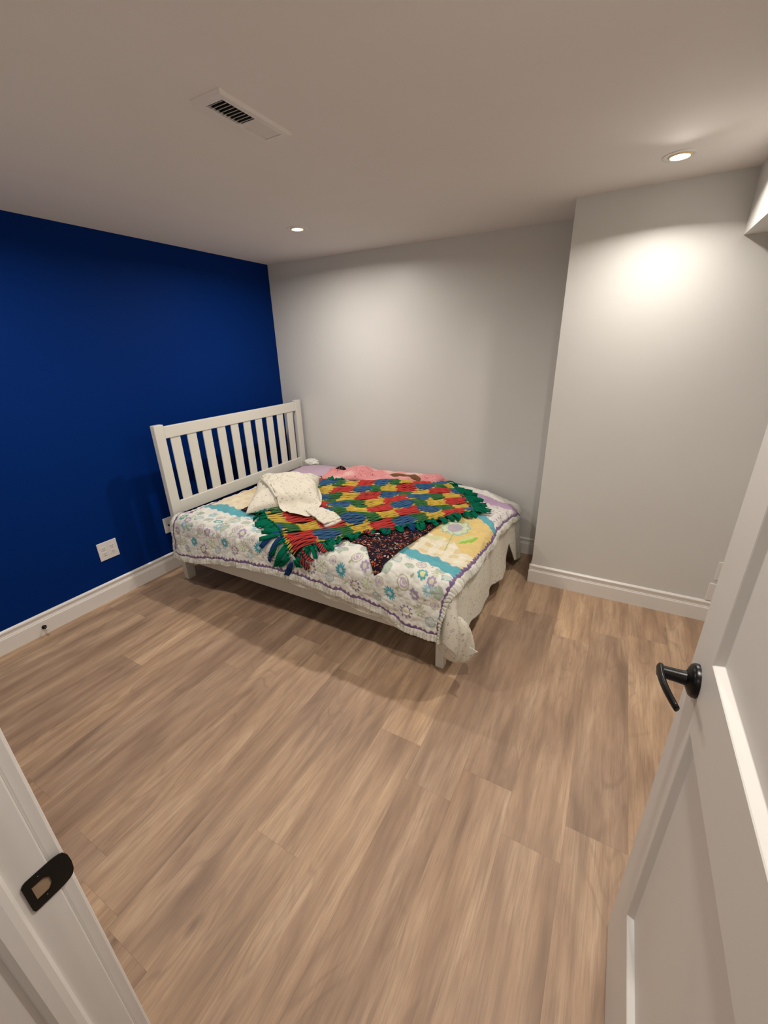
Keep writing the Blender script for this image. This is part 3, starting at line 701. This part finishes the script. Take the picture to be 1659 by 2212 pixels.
# floral strip on the near side
flor = Yq <= yc1-hw-0.004
def local(cx, cn):
    return Xq-cx, nq-cn
def motif(kind, cx, cn, r, sel):
    m = sel & (np.abs(Xq-cx) < r*1.5) & (np.abs(nq-cn) < r*1.5)
    ii = np.where(m)
    if len(ii[0]) == 0: return
    dx = Xq[ii]-cx; dn = nq[ii]-cn; rr = np.hypot(dx, dn)/r; th = np.arctan2(dn, dx)
    def put(k, c, a=1.0):
        sub = (ii[0][k], ii[1][k]); C[sub] = C[sub]*(1-a)+np.array(c)*a
    if kind == 'daisy':
        put((rr < 0.55+0.45*np.abs(np.cos(th*6.5))) & (rr > 0.28), (0.07, 0.31, 0.37)); put(rr < 0.26, (0.50, 0.60, 0.66))
    elif kind == 'daisy2':
        put((rr < 0.5+0.5*np.abs(np.cos(th*7))) & (rr > 0.25), (0.20, 0.42, 0.48), 0.8)
    elif kind == 'cog':
        put((rr < 0.86+0.16*np.sign(np.cos(th*9))), PUR, 0.85); put(rr < 0.58, (0.66, 0.64, 0.58)); put(rr < 0.33, (0.60, 0.58, 0.36))
    elif kind == 'spiky':
        put((np.mod(th*10/math.pi, 2) < 0.9) & (rr < 1) & (rr > 0.2), (0.36, 0.42, 0.22), 0.75); put(rr < 0.2, (0.5, 0.52, 0.3))
    elif kind == 'ring':
        put((rr < 1) & (rr > 0.8), (0.14, 0.36, 0.38), 0.8); put(rr < 0.72, (0.48, 0.53, 0.50), 0.8)
    elif kind == 'disc':
        put(rr < 1, (0.32, 0.40, 0.32), 0.85); put((rr < 0.9) & (np.mod(th*7/math.pi, 2) < 0.35), (0.55, 0.6, 0.52), 0.7)
    elif kind == 'lace':
        put((rr < 1) & (rr > 0.80), (0.36, 0.33, 0.22), 0.8); put((rr < 0.62) & (rr > 0.42), (0.40, 0.30, 0.42), 0.8); put(rr < 0.3, (0.42, 0.30, 0.44), 0.8)
    elif kind == 'lilflower':
        put((rr < 0.7+0.3*np.abs(np.cos(th*3.5))) & (rr > 0.45), (0.30, 0.22, 0.38), 0.85); put(rr < 0.42, (0.56, 0.56, 0.34), 0.8)
    elif kind == 'leaf':
        put(np.hypot(dx*0.6+dn*0.8, (-dx*0.8+dn*0.6)*2.4) < r*0.95, (0.28, 0.33, 0.16), 0.8)
    elif kind == 'tealflower':
        put((rr < 0.72+0.28*np.abs(np.cos(th*4.5))) & (rr > 0.5), (0.09, 0.34, 0.38)); put(rr < 0.5, (0.62, 0.60, 0.30))
TILE = 0.300
MOT = [('daisy', 0, .160, .036), ('cog', .095, .115, .033), ('spiky', .165, .150, .034), ('ring', .225, .105, .028), ('leaf', .045, .215, .014), ('disc', -.045, .265, .032),
       ('lace', .070, .250, .032), ('lilflower', .135, .225, .030), ('leaf', .19, .215, .013), ('daisy2', .205, .270, .034), ('leaf', .03, .105, .012), ('lace', -.06, .195, .022),
       ('tealflower', .150, .330, .032), ('disc', .060, .340, .030), ('ring', -.03, .350, .028), ('leaf', .105, .300, .013), ('lilflower', -.09, .310, .028), ('spiky', .215, .365, .032),
       ('lace', .11, .395, .03), ('daisy2', .02, .42, .034), ('disc', -.08, .405, .03), ('leaf', .17, .42, .014), ('leaf', .26, .33, .013)]
for k in range(-1, 8):
    cx0 = 0.545+k*TILE
    for kd, dx, dn, r0 in MOT: motif(kd, cx0+dx, dn, r0, flor)
# appliqued flower, stem and leaves on the yellow panel
def ell(cx, cy, a, b, rot):
    dx, dy = Xq-cx, Yq-cy; c, s_ = math.cos(rot), math.sin(rot)
    u = (dx*c+dy*s_)/a; v = (-dx*s_+dy*c)/b; return np.hypot(u, v), np.arctan2(v, u)
rr, th = ell(2.150, 2.265, 0.088, 0.095, 0.3)
setc(rr < 1.0+0.07*np.cos(th*10), (0.20, 0.44, 0.45)); setc(rr < 0.90+0.07*np.cos(th*10), (0.55, 0.62, 0.42)); setc(rr < 0.55+0.03*np.cos(th*10), (0.40, 0.36, 0.42))
rr, th = ell(2.268, 2.140, 0.070, 0.026, 0.9); setc(rr < 1, (0.50, 0.60, 0.24)); setc((rr < 1) & (Xq-2.268 > (Yq-2.14)*0.8), (0.27, 0.46, 0.06))
rr, th = ell(2.08, 2.09, 0.060, 0.026, 0.2); setc(rr < 1, (0.60, 0.60, 0.34))
st_ = (np.abs((Xq-2.16)-(2.2-Yq)*0.15) < 0.004) & (Yq < 2.2) & (Yq > 1.97); setc(st_, (0.42, 0.44, 0.20))
# border: purple points, then ruffle with grey-green dashes
run = np.where(nq < fq, Xq, Yq)
zig = np.abs(np.mod(run/0.030, 1)-0.5)*2
e0 = 0.040
hq = Xq-Xq0
edge2 = np.minimum(edge, hq+0.010)
setc(edge2 < e0+0.009+0.012*zig, PUR); setc(edge2 < e0, WHITE)
dash = (np.mod(run/0.016+2*vnoise(run*20, run*0, 3), 1) < 0.35) & (edge2 < e0-0.006) & (edge2 > 0.006)
setc(dash, (0.42, 0.43, 0.32), 0.5)
C = np.clip(C*tone[..., None], 0, 1)
quilt = grid_mesh('patchwork_quilt', P, M['quilt'], None, C, 0.008)
tag(quilt, 'white floral patchwork quilt with teal and yellow bands spread over the bed', 'quilt')

# generic ruled patch in unfolded coordinates -------------------------
def polyline(pts, s):
    P_ = np.array(pts, float); L = np.r_[0, np.cumsum(np.hypot(*np.diff(P_, axis=0).T))]; L /= L[-1]
    return np.stack([np.interp(s, L, P_[:, k]) for k in range(P_.shape[1])], -1)
def ruled(A, B, nu, nv):
    s = np.linspace(0, 1, nu); t = np.linspace(0, 1, nv)
    a = polyline(A, s)[:, None, :]; b = polyline(B, s)[:, None, :]
    return a+(b-a)*t[None, :, None]
# dark mottled blanket -------------------------------------------------
Q = ruled([(.70, 1.89), (1.0, 1.845), (1.3, 1.84), (1.58, 1.85), (1.69, 1.78), (1.80, 1.775), (1.88, 1.67), (1.955, 1.57), (1.985, 1.60)],
          [(.80, 2.55), (1.3, 2.6), (2.0, 2.5), (2.04, 2.35), (2.045, 2.25), (2.035, 2.20), (2.03, 2.18), (2.02, 2.15)], 240, 110)
P = drape(Q[..., 0], Q[..., 1], 0.040, 1.0, 0.05, 0.0)
P[..., 2] += 0.003*ridged(Q[..., 0]*5+2*Q[..., 1], Q[..., 1]*5, 44, 2)+0.004
# raised fold lying along its free corner
fold = np.exp(-((Q[..., 1]-1.60)-(Q[..., 0]-1.93)*4.2)**2/0.02)*np.exp(-((Q[..., 0]-1.95)/0.10)**2)
P[..., 2] += 0.018*fold
blk_ = grid_mesh('mottled_blanket', P, M['leopard'], None, None, 0.006)
tag(blk_, 'black blanket with small orange and white mottled print, corner showing under the rainbow throw', 'blanket')

# rainbow throw of wavy fleece strips ---------------------------------
throw = empty('rainbow_throw', (1.5, 2.3, 0.56), 'rainbow fleece throw of wavy red, blue, green and yellow strips with green fringe', 'throw')
Lp = [(1.43, 1.535), (1.21, 1.725), (1.02, 1.82), (.88, 1.93), (.84, 2.15), (.80, 2.35), (.78, 2.64)]
Rp = [(2.19, 2.50), (2.16, 2.58), (2.12, 2.66), (2.05, 2.76), (1.97, 2.84), (1.88, 2.92), (1.79, 2.99)]
NS, NP = 98, 220
GR = 7                             # rows of colour cells
tl = np.linspace(0, 1, NS)
sl = np.linspace(0, 1, NP)
COLS = {'r': (0.47, 0.040, 0.035), 'b': (0.035, 0.110, 0.235), 'g': (0.035, 0.145, 0.045), 'y': (0.56, 0.39, 0.06)}
def fleece_height(X, Y):
    return 0.066+0.014*fbm(X*4, Y*4, 77, 2)
tq = np.linspace(0, 1, 200)
LLp = polyline(Lp, tq); RRp = polyline(Rp, tq)
verts = []; faces = []; cols = []
K = 6
for i in range(NS):
    t0 = (i+0.5)/NS; g = int(t0*GR); w_ = (t0*GR-g)*2-1
    # strips of a row bulge where the row is blue and gather between
    fr_ = np.mod(sl*2.5+0.5*g+0.13*np.sin(g*2.4), 1.0)
    sq_ = 0.93+0.15*np.cos((fr_-0.50)*2*math.pi)
    wave = 0.022*np.sin(sl*2*math.pi*2.5+t0*9)+0.022*np.sin(sl*9+t0*14)
    tt = (g+0.5+0.5*w_*sq_)/GR + wave*0.8*min(1.0, 5*t0, 5*(1-t0)) + 0.0030*vnoise(sl*13, sl*0+i*1.3, 50)+0.0014*vnoise(sl*31, sl*0+i*2.3, 51)
    tt = np.clip(tt, 0, 1)
    La = np.stack([np.interp(tt, tq, LLp[:, k]) for k in (0, 1)], -1); Ra = np.stack([np.interp(tt, tq, RRp[:, k]) for k in (0, 1)], -1)
    xy = La+(Ra-La)*sl[:, None]
    hz_ = fleece_height(xy[:, 0], xy[:, 1])+0.0035*np.sin(i*2.1+sl*46)+0.003*np.cos(w_*1.5)
    Cn = drape(xy[:, 0], xy[:, 1], 0.030, 1.0, 0.05, 0.0); Cn[:, 2] += hz_-0.030
    T_ = np.gradient(Cn, axis=0); T_ /= np.linalg.norm(T_, axis=-1, keepdims=True)
    side = np.cross(T_, np.array([0, 0, 1.0])); side /= np.linalg.norm(side, axis=-1, keepdims=True)
    up = np.cross(side, T_)
    wid = 0.0038*(0.85+0.35*np.abs(vnoise(sl*12, sl*0+i*0.9, 61)))
    base = len(verts)
    f2 = np.mod(sl*2.5+0.5*g+0.13*np.sin(g*2.4)+0.024*random.uniform(-1, 1), 1.0)
    br = 0.85+0.3*random.random()
    for j in range(NP):
        q = f2[j]; hb_ = 0.15*math.sqrt(max(0, 1-w_*w_))+0.005; q2 = (q-0.5)
        ch = 'b' if abs(q2) < hb_ else (('g' if w_ > 0 else 'y') if abs(q2) < 0.15 else ('g' if q2 < 0.31 else 'y') if q2 > 0 else 'r' if q2 > -0.455 else 'y')
        cc = np.array(COLS[ch])*br
        for k in range(K):
            a = math.pi*k/(K-1)      # half tube with a flat underside
            verts.append(Cn[j]+side[j]*math.cos(a)*wid[j]+up[j]*(math.sin(a)*0.0065-0.003)); cols.append(cc)
        if j:
            for k in range(K-1):
                p = base+(j-1)*K+k; faces.append((p, p+1, p+1+K, p+K))
me = bpy.data.meshes.new('fleece_strips'); me.from_pydata([tuple(v) for v in verts], [], faces)
a = me.color_attributes.new('Col', 'FLOAT_COLOR', 'POINT')
c4 = np.ones((len(verts), 4), np.float32); c4[:, :3] = np.array(cols); a.data.foreach_set('color', c4.reshape(-1))
link_mesh('fleece_strips', me, M['fleece'], throw, True)
# dark backing sheet under the strips
Q = ruled([Lp[0], Rp[0]], [Lp[0], Rp[0]], 2, 2)
tg = np.linspace(0, 1, 90); LL2 = polyline(Lp, tg); RR2 = polyline(Rp, tg)
sg = np.linspace(0, 1, 120)[:, None, None]
Q = LL2[None]+(RR2-LL2)[None]*sg
P = drape(Q[..., 0], Q[..., 1], 0.030, 1.0, 0.05, 0.0); P[..., 2] += fleece_height(Q[..., 0], Q[..., 1])-0.030-0.007
m_dark = paint('black_fleece', (0.012, 0.010, 0.010), 0.95, 0.2, 900, 0.1)
grid_mesh('backing', P, m_dark, throw, None, 0.003)

def tassel(px, py, ang, L, wdt, mat, lift=0.0, curl=0.0):
    """knotted fleece strip: a knot at the edge and a flat tail that follows the surface below"""
    n = 8
    d = np.array([math.cos(ang), math.sin(ang)]); nrm = np.array([-d[1], d[0]])
    ss = np.linspace(0, 1, n); V = []; F = []
    bend = (random.random()-0.5)*1.7
    pos = np.array([px, py]); pts = []
    for k in range(n):
        a = ang+bend*ss[k]; pts.append(pos.copy()); pos = pos+np.array([math.cos(a), math.sin(a)])*L/(n-1)
    pts = np.array(pts)
    W = drape(pts[:, 0], pts[:, 1], 0.040, 1.0, 0.05, 0.0)
    h = 0.020*np.exp(-ss*2.2)+0.007+0.012*random.random()*np.sin(ss*math.pi*1.5)**2+lift*(1-ss)+0.010*np.sin(ss*math.pi)*random.random()
    hang = np.clip((0.53-W[:, 2])/0.05, 0, 1)
    W[:, 2] += h*(1-hang); W[:, 1] -= h*hang
    tv = np.gradient(W, axis=0); tv /= np.linalg.norm(tv, axis=1, keepdims=True)
    upv = np.array([0, -0.3, 1.0]) if hang.mean() < 0.5 else np.array([0, -1.0, 0.2])
    sd = np.cross(tv, upv); sd /= np.linalg.norm(sd, axis=1, keepdims=True); un = np.cross(sd, tv)
    tw = (random.random()-0.5)*2.6
    bm = bmesh.new(); rows = []
    for k in range(n):
        wk = wdt*(0.75+0.35*min(1, ss[k]*3))*(1 if k < n-1 else 0.85); th_ = tw*ss[k]; c, s_ = math.cos(th_), math.sin(th_)
        a_ = sd[k]*c+un[k]*s_; b_ = -sd[k]*s_+un[k]*c
        b_ = b_*0.0016
        row = [bm.verts.new(tuple(W[k]-a_*wk-b_)), bm.verts.new(tuple(W[k]-b_*2.5+0*a_)), bm.verts.new(tuple(W[k]+a_*wk-b_)), bm.verts.new(tuple(W[k]+a_*wk+b_)), bm.verts.new(tuple(W[k]-b_*0.5)), bm.verts.new(tuple(W[k]-a_*wk+b_))]
        rows.append(row)
    for a_, b_ in zip(rows, rows[1:]):
        for k in range(6): bm.faces.new((a_[k], a_[(k+1) % 6], b_[(k+1) % 6], b_[k]))
    bm.faces.new(rows[0]); bm.faces.new(rows[-1])
    # knot
    ico = bmesh.ops.create_icosphere(bm, subdivisions=2, radius=0.0075)
    for v in ico['verts']:
        v.co = Vector((v.co.x*1.2, v.co.y*1.2, v.co.z*0.8))*(1+0.2*random.random())+Vector(W[0])+Vector((0, 0, 0.002))
    o = bm_obj('tassel', bm, mat, throw, smooth=True)
    return o
def along(pts, n, f, jit=0.35):
    P_ = polyline(pts, np.linspace(0, 1, 201)); out = []
    for k in range(n):
        q = min(0.999, max(0, (k+0.5+(random.random()-0.5)*jit)/n)); i = int(q*200)
        tx, ty = P_[i+1]-P_[i]; out.append((P_[i, 0], P_[i, 1], math.atan2(-tx, ty) if f > 0 else math.atan2(tx, -ty)))
    return out
rev = lambda L: list(reversed(L))
def fr(pts, n, f, L, mats, w=0.011, da=0.5, two=False):
    for k, (x, y, a) in enumerate(along(pts, n, f)):
        tassel(x, y, a+(random.random()-0.5)*da, L*(0.75+0.5*random.random()), w*(0.8+0.4*random.random()), mats[random.randrange(len(mats))] if not callable(mats) else mats(k))
G = M['green']
fr([Lp[0], Rp[0]], 27, +1, 0.060, [G], 0.016, 2.4)
fr([Lp[0], Rp[0]], 7, +1, 0.055, [M['navy'], M['redstripe'], G], 0.014, 2.0)
fr(Lp[:2], 12, -1, 0.125, [G, G, G, M['navy']], 0.014, 0.7)
fr(Lp[1:4], 12, -1, 0.085, [G], 0.014, 1.4)
fr([(1.45, 1.56), (1.60, 1.74)], 6, +1, 0.085, [M['redstripe'], G, M['redstripe']], 0.014, 0.6)
fr(Rp, 21, +1, 0.12, [G], 0.014, 1.1)
fr([(1.98, 2.83), (2.19, 2.50)], 6, -1, 0.08, [G, M['navy']], 0.012, 2.0)
fr([(.80, 2.60), (.98, 2.70)], 6, -1, 0.08, [G], 0.016, 1.8)

# ------------------------------------------------------------------ pillow and the cloth on it
def pillow_h(u, v, h):
    """u,v in [-1,1]"""
    e = np.clip(1-np.abs(u)**3.0, 0, 1)*np.clip(1-np.abs(v)**3.0, 0, 1)
    return h*e**0.42
def quad_pt(c, u, v):
    a, b, d, e = [np.array(q, float) for q in c]    # (-1,-1),(1,-1),(1,1),(-1,1)
    U = ((u+1)/2)[..., None]; V = ((v+1)/2)[..., None]
    return a*(1-U)*(1-V)+b*U*(1-V)+d*U*V+e*(1-U)*V
PC = [(.82, 1.825), (1.20, 2.16), (.80, 2.69), (.42, 2.34)]
PZ = 0.556
n = 90
u = np.linspace(-1, 1, n)[:, None]*np.ones((1, n)); v = u.T
pin = 1-0.10*(1-np.abs(u))*np.abs(v)**2; pin2 = 1-0.10*(1-np.abs(v))*np.abs(u)**2
XY = quad_pt(PC, u*pin2, v*pin)
crease = 0.010*ridged(XY[..., 0]*6, XY[..., 1]*6, 71, 3)*(1-np.maximum(np.abs(u), np.abs(v))**4)
hT = pillow_h(u, v, 0.098)
ptop = np.stack([XY[..., 0], XY[..., 1], PZ+0.028+hT+crease], -1)
pbot = np.stack([XY[..., 0], XY[..., 1], PZ+0.022-0.012*np.clip(hT/0.098, 0, 1)], -1)
bm = bmesh.new()
tv = [[bm.verts.new(tuple(ptop[i, j])) for j in range(n)] for i in range(n)]
bv = [[bm.verts.new(tuple(pbot[i, j])) for j in range(n)] for i in range(n)]
for i in range(n-1):
    for j in range(n-1):
        bm.faces.new((tv[i][j], tv[i+1][j], tv[i+1][j+1], tv[i][j+1])); bm.faces.new((bv[i][j], bv[i][j+1], bv[i+1][j+1], bv[i+1][j]))
for i in range(n-1):
    for (a, b) in ((0, 0), (n-1, n-1)):
        bm.faces.new((tv[i][a], tv[i+1][a], bv[i+1][a], bv[i][a])); bm.faces.new((tv[a][i], tv[a][i+1], bv[a][i+1], bv[a][i]))
pil = bm_obj('pillow', bm, M['pillowprint'], None, smooth=True)
tag(pil, 'plump white pillow with a small dotted print near the headboard', 'pillow')
def pillow_top(x, y):
    """height of the pillow top at world x, y (nearest grid sample)"""
    fx = ptop[..., 0].ravel(); fy = ptop[..., 1].ravel(); fz_ = ptop[..., 2].ravel()
    x = np.asarray(x); out = np.zeros(x.size); xr = x.ravel(); yr = np.asarray(y).ravel()
    for k in range(x.size):
        d = (fx-xr[k])**2+(fy-yr[k])**2; i = np.argmin(d); out[k] = fz_[i] if d[i] < 0.0009 else -1
    return out.reshape(x.shape)
def base_top(x, y):
    return drape(x, y, 0.030, 1.0, 0.05, 0.0)[..., 2]+0.030
def cloth_over(name, A, B, nu, nv, mat, parent=None, off=0.012, wr=0.010, seed=0, solid=0.003, sm=4):
    Q = ruled(A, B, nu, nv); x, y = Q[..., 0], Q[..., 1]
    z = np.maximum(pillow_top(x, y), base_top(x, y)+0.005)
    for _ in range(sm):
        zp = np.pad(z, 1, mode='edge'); zs = (zp[:-2, 1:-1]+zp[2:, 1:-1]+zp[1:-1, :-2]+zp[1:-1, 2:]+4*z)/8; z = np.maximum(zs, z-0.001) if False else zs
    z = z+off+wr*ridged(x*8+seed, y*8, 81+seed, 2)*0.6+wr*0.5
    return grid_mesh(name, np.stack([x, y, z], -1), mat, parent, None, solid)
case = empty('pillowcase', (0.9, 2.25, 0.66), 'crumpled white printed pillowcase with a rounded hem lying over the pillow', 'pillowcase')
cloth_over('body', [(.56, 2.25), (.70, 2.17), (.84, 2.07), (1.0, 1.965), (1.14, 1.905), (1.25, 1.925), (1.29, 1.99)],
           [(.56, 2.36), (.66, 2.44), (.80, 2.46), (.93, 2.43), (1.02, 2.38), (1.12, 2.28), (1.22, 2.14)], 100, 70, M['pillowprint'], case, 0.014, 0.017, 0)
cloth_over('flap', [(1.20, 1.99), (1.30, 1.94), (1.38, 1.89), (1.45, 1.855)], [(1.27, 2.08), (1.35, 2.05), (1.42, 2.02), (1.49, 1.98)], 50, 24, M['pillowprint'], case, 0.026, 0.008, 3, 0.012, 2)
def roll(name, pts, rad, mat, parent):
    P_ = polyline(pts, np.linspace(0, 1, 26)); z = np.maximum(pillow_top(P_[:, 0], P_[:, 1]), base_top(P_[:, 0], P_[:, 1]))
    zz = np.convolve(np.pad(z, 3, mode='edge'), np.ones(7)/7, 'valid')
    return tube(name, [(P_[k, 0], P_[k, 1], zz[k]+0.016) for k in range(26)], [rad*(0.5+0.5*math.sin(math.pi*(k+1)/27)) for k in range(26)], mat, parent, 12, 1.6)
roll('hem', [(.55, 2.34), (.56, 2.26), (.70, 2.17), (.84, 2.07), (.95, 2.0)], 0.013, M['pillowprint'], case)
roll('crease', [(.80, 2.42), (.92, 2.30), (1.04, 2.22)], 0.008, M['pillowprint'], case)
roll('crease', [(.72, 2.26), (.85, 2.20), (.98, 2.06)], 0.007, M['pillowprint'], case)
roll('cuff', [(1.45, 1.86), (1.47, 1.92), (1.49, 1.98)], 0.013, M['pillowprint'], case)

# ------------------------------------------------------------------ bedding heaped along the back wall
def heap(name, A, B, nu, nv, hfun, mat, seed, parent=None, wr=0.012):
    Q = ruled(A, B, nu, nv); x, y = Q[..., 0], Q[..., 1]
    s = np.linspace(0, 1, nu)[:, None]*np.ones((1, nv)); t = np.ones((nu, 1))*np.linspace(0, 1, nv)[None, :]
    env = (np.clip(np.sin(math.pi*t), 0, 1)**0.5)*(np.clip(np.sin(math.pi*s), 0, 1)**0.3)
    z = base_top(x, y)-0.018+env*(hfun(s)+wr*ridged(x*9, y*9, seed, 2)+wr)
    return grid_mesh(name, np.stack([x, y, z], -1), mat, parent, None, 0.004)
o = heap('pink_sheet', [(.78, 2.70), (1.2, 2.84), (1.6, 2.93), (1.76, 2.90)], [(.66, 3.06), (1.2, 3.12), (1.6, 3.12), (1.80, 3.10)], 160, 60,
         lambda s: np.interp(s, [0, .2, .32, .42, .6, .85, .96, 1], [.03, .045, .075, .03, .035, .05, .12, .12]), M['pink'], 91)
tag(o, 'crumpled pink sheet with dark red swirls bunched along the back wall', 'sheet')
o = heap('lilac_sheet', [(.33, 2.72), (.6, 2.74), (.85, 2.80)], [(.33, 3.06), (.6, 3.08), (.9, 3.08)], 70, 50, lambda s: 0.016+0*s, M['lilac'], 95, None, 0.006)
tag(o, 'pale lilac sheet lying flat in the far corner beside headboard', 'sheet')
o = heap('plush_toy', [(1.30, 2.90), (1.45, 2.93), (1.62, 2.93)], [(1.30, 2.975), (1.45, 3.005), (1.62, 2.99)], 60, 24, lambda s: 0.058+0.004*np.sin(s*9), M['brown'], 97, None, 0.006)
tag(o, 'narrow brown furry cloth between pink sheet and rainbow throw', 'cloth'); o.name = 'brown_cloth'
o = heap('black_sock', [(.78, 2.90), (.85, 2.91), (.92, 2.90)], [(.78, 2.95), (.85, 2.96), (.92, 2.95)], 30, 16, lambda s: 0.060+0*s, M['leopard'], 99, None, 0.004)
o.name = 'mottled_cloth'; tag(o, 'tiny dark mottled scrap of cloth resting on the pink sheet', 'cloth')
# rolled white cloth against the wall by the right headboard post
def crumple(name, cx, cy, cz, rx, ry, rz, mat, seed, label, cat):
    n, m = 48, 28
    th = np.linspace(0, 2*math.pi, n)[:, None]; ph = np.linspace(0.02, math.pi-0.02, m)[None, :]
    d = 1+0.16*ridged(th*1.2/1+0*ph, ph*2+0*th, seed, 3)*np.sin(ph)
    d[-1] = d[0]
    P_ = np.stack([cx+rx*d*np.cos(th)*np.sin(ph), cy+ry*d*np.sin(th)*np.sin(ph), cz+rz*d*np.cos(ph)+0*th], -1)
    o = grid_mesh(name, P_, mat, None, None, 0.0); tag(o, label, cat); return o
crumple('balled_cloth', .385, 3.10, 0.575, .070, .055, .034, M['whitecloth'], 5, 'small balled-up white cloth in the corner behind headboard post', 'cloth')
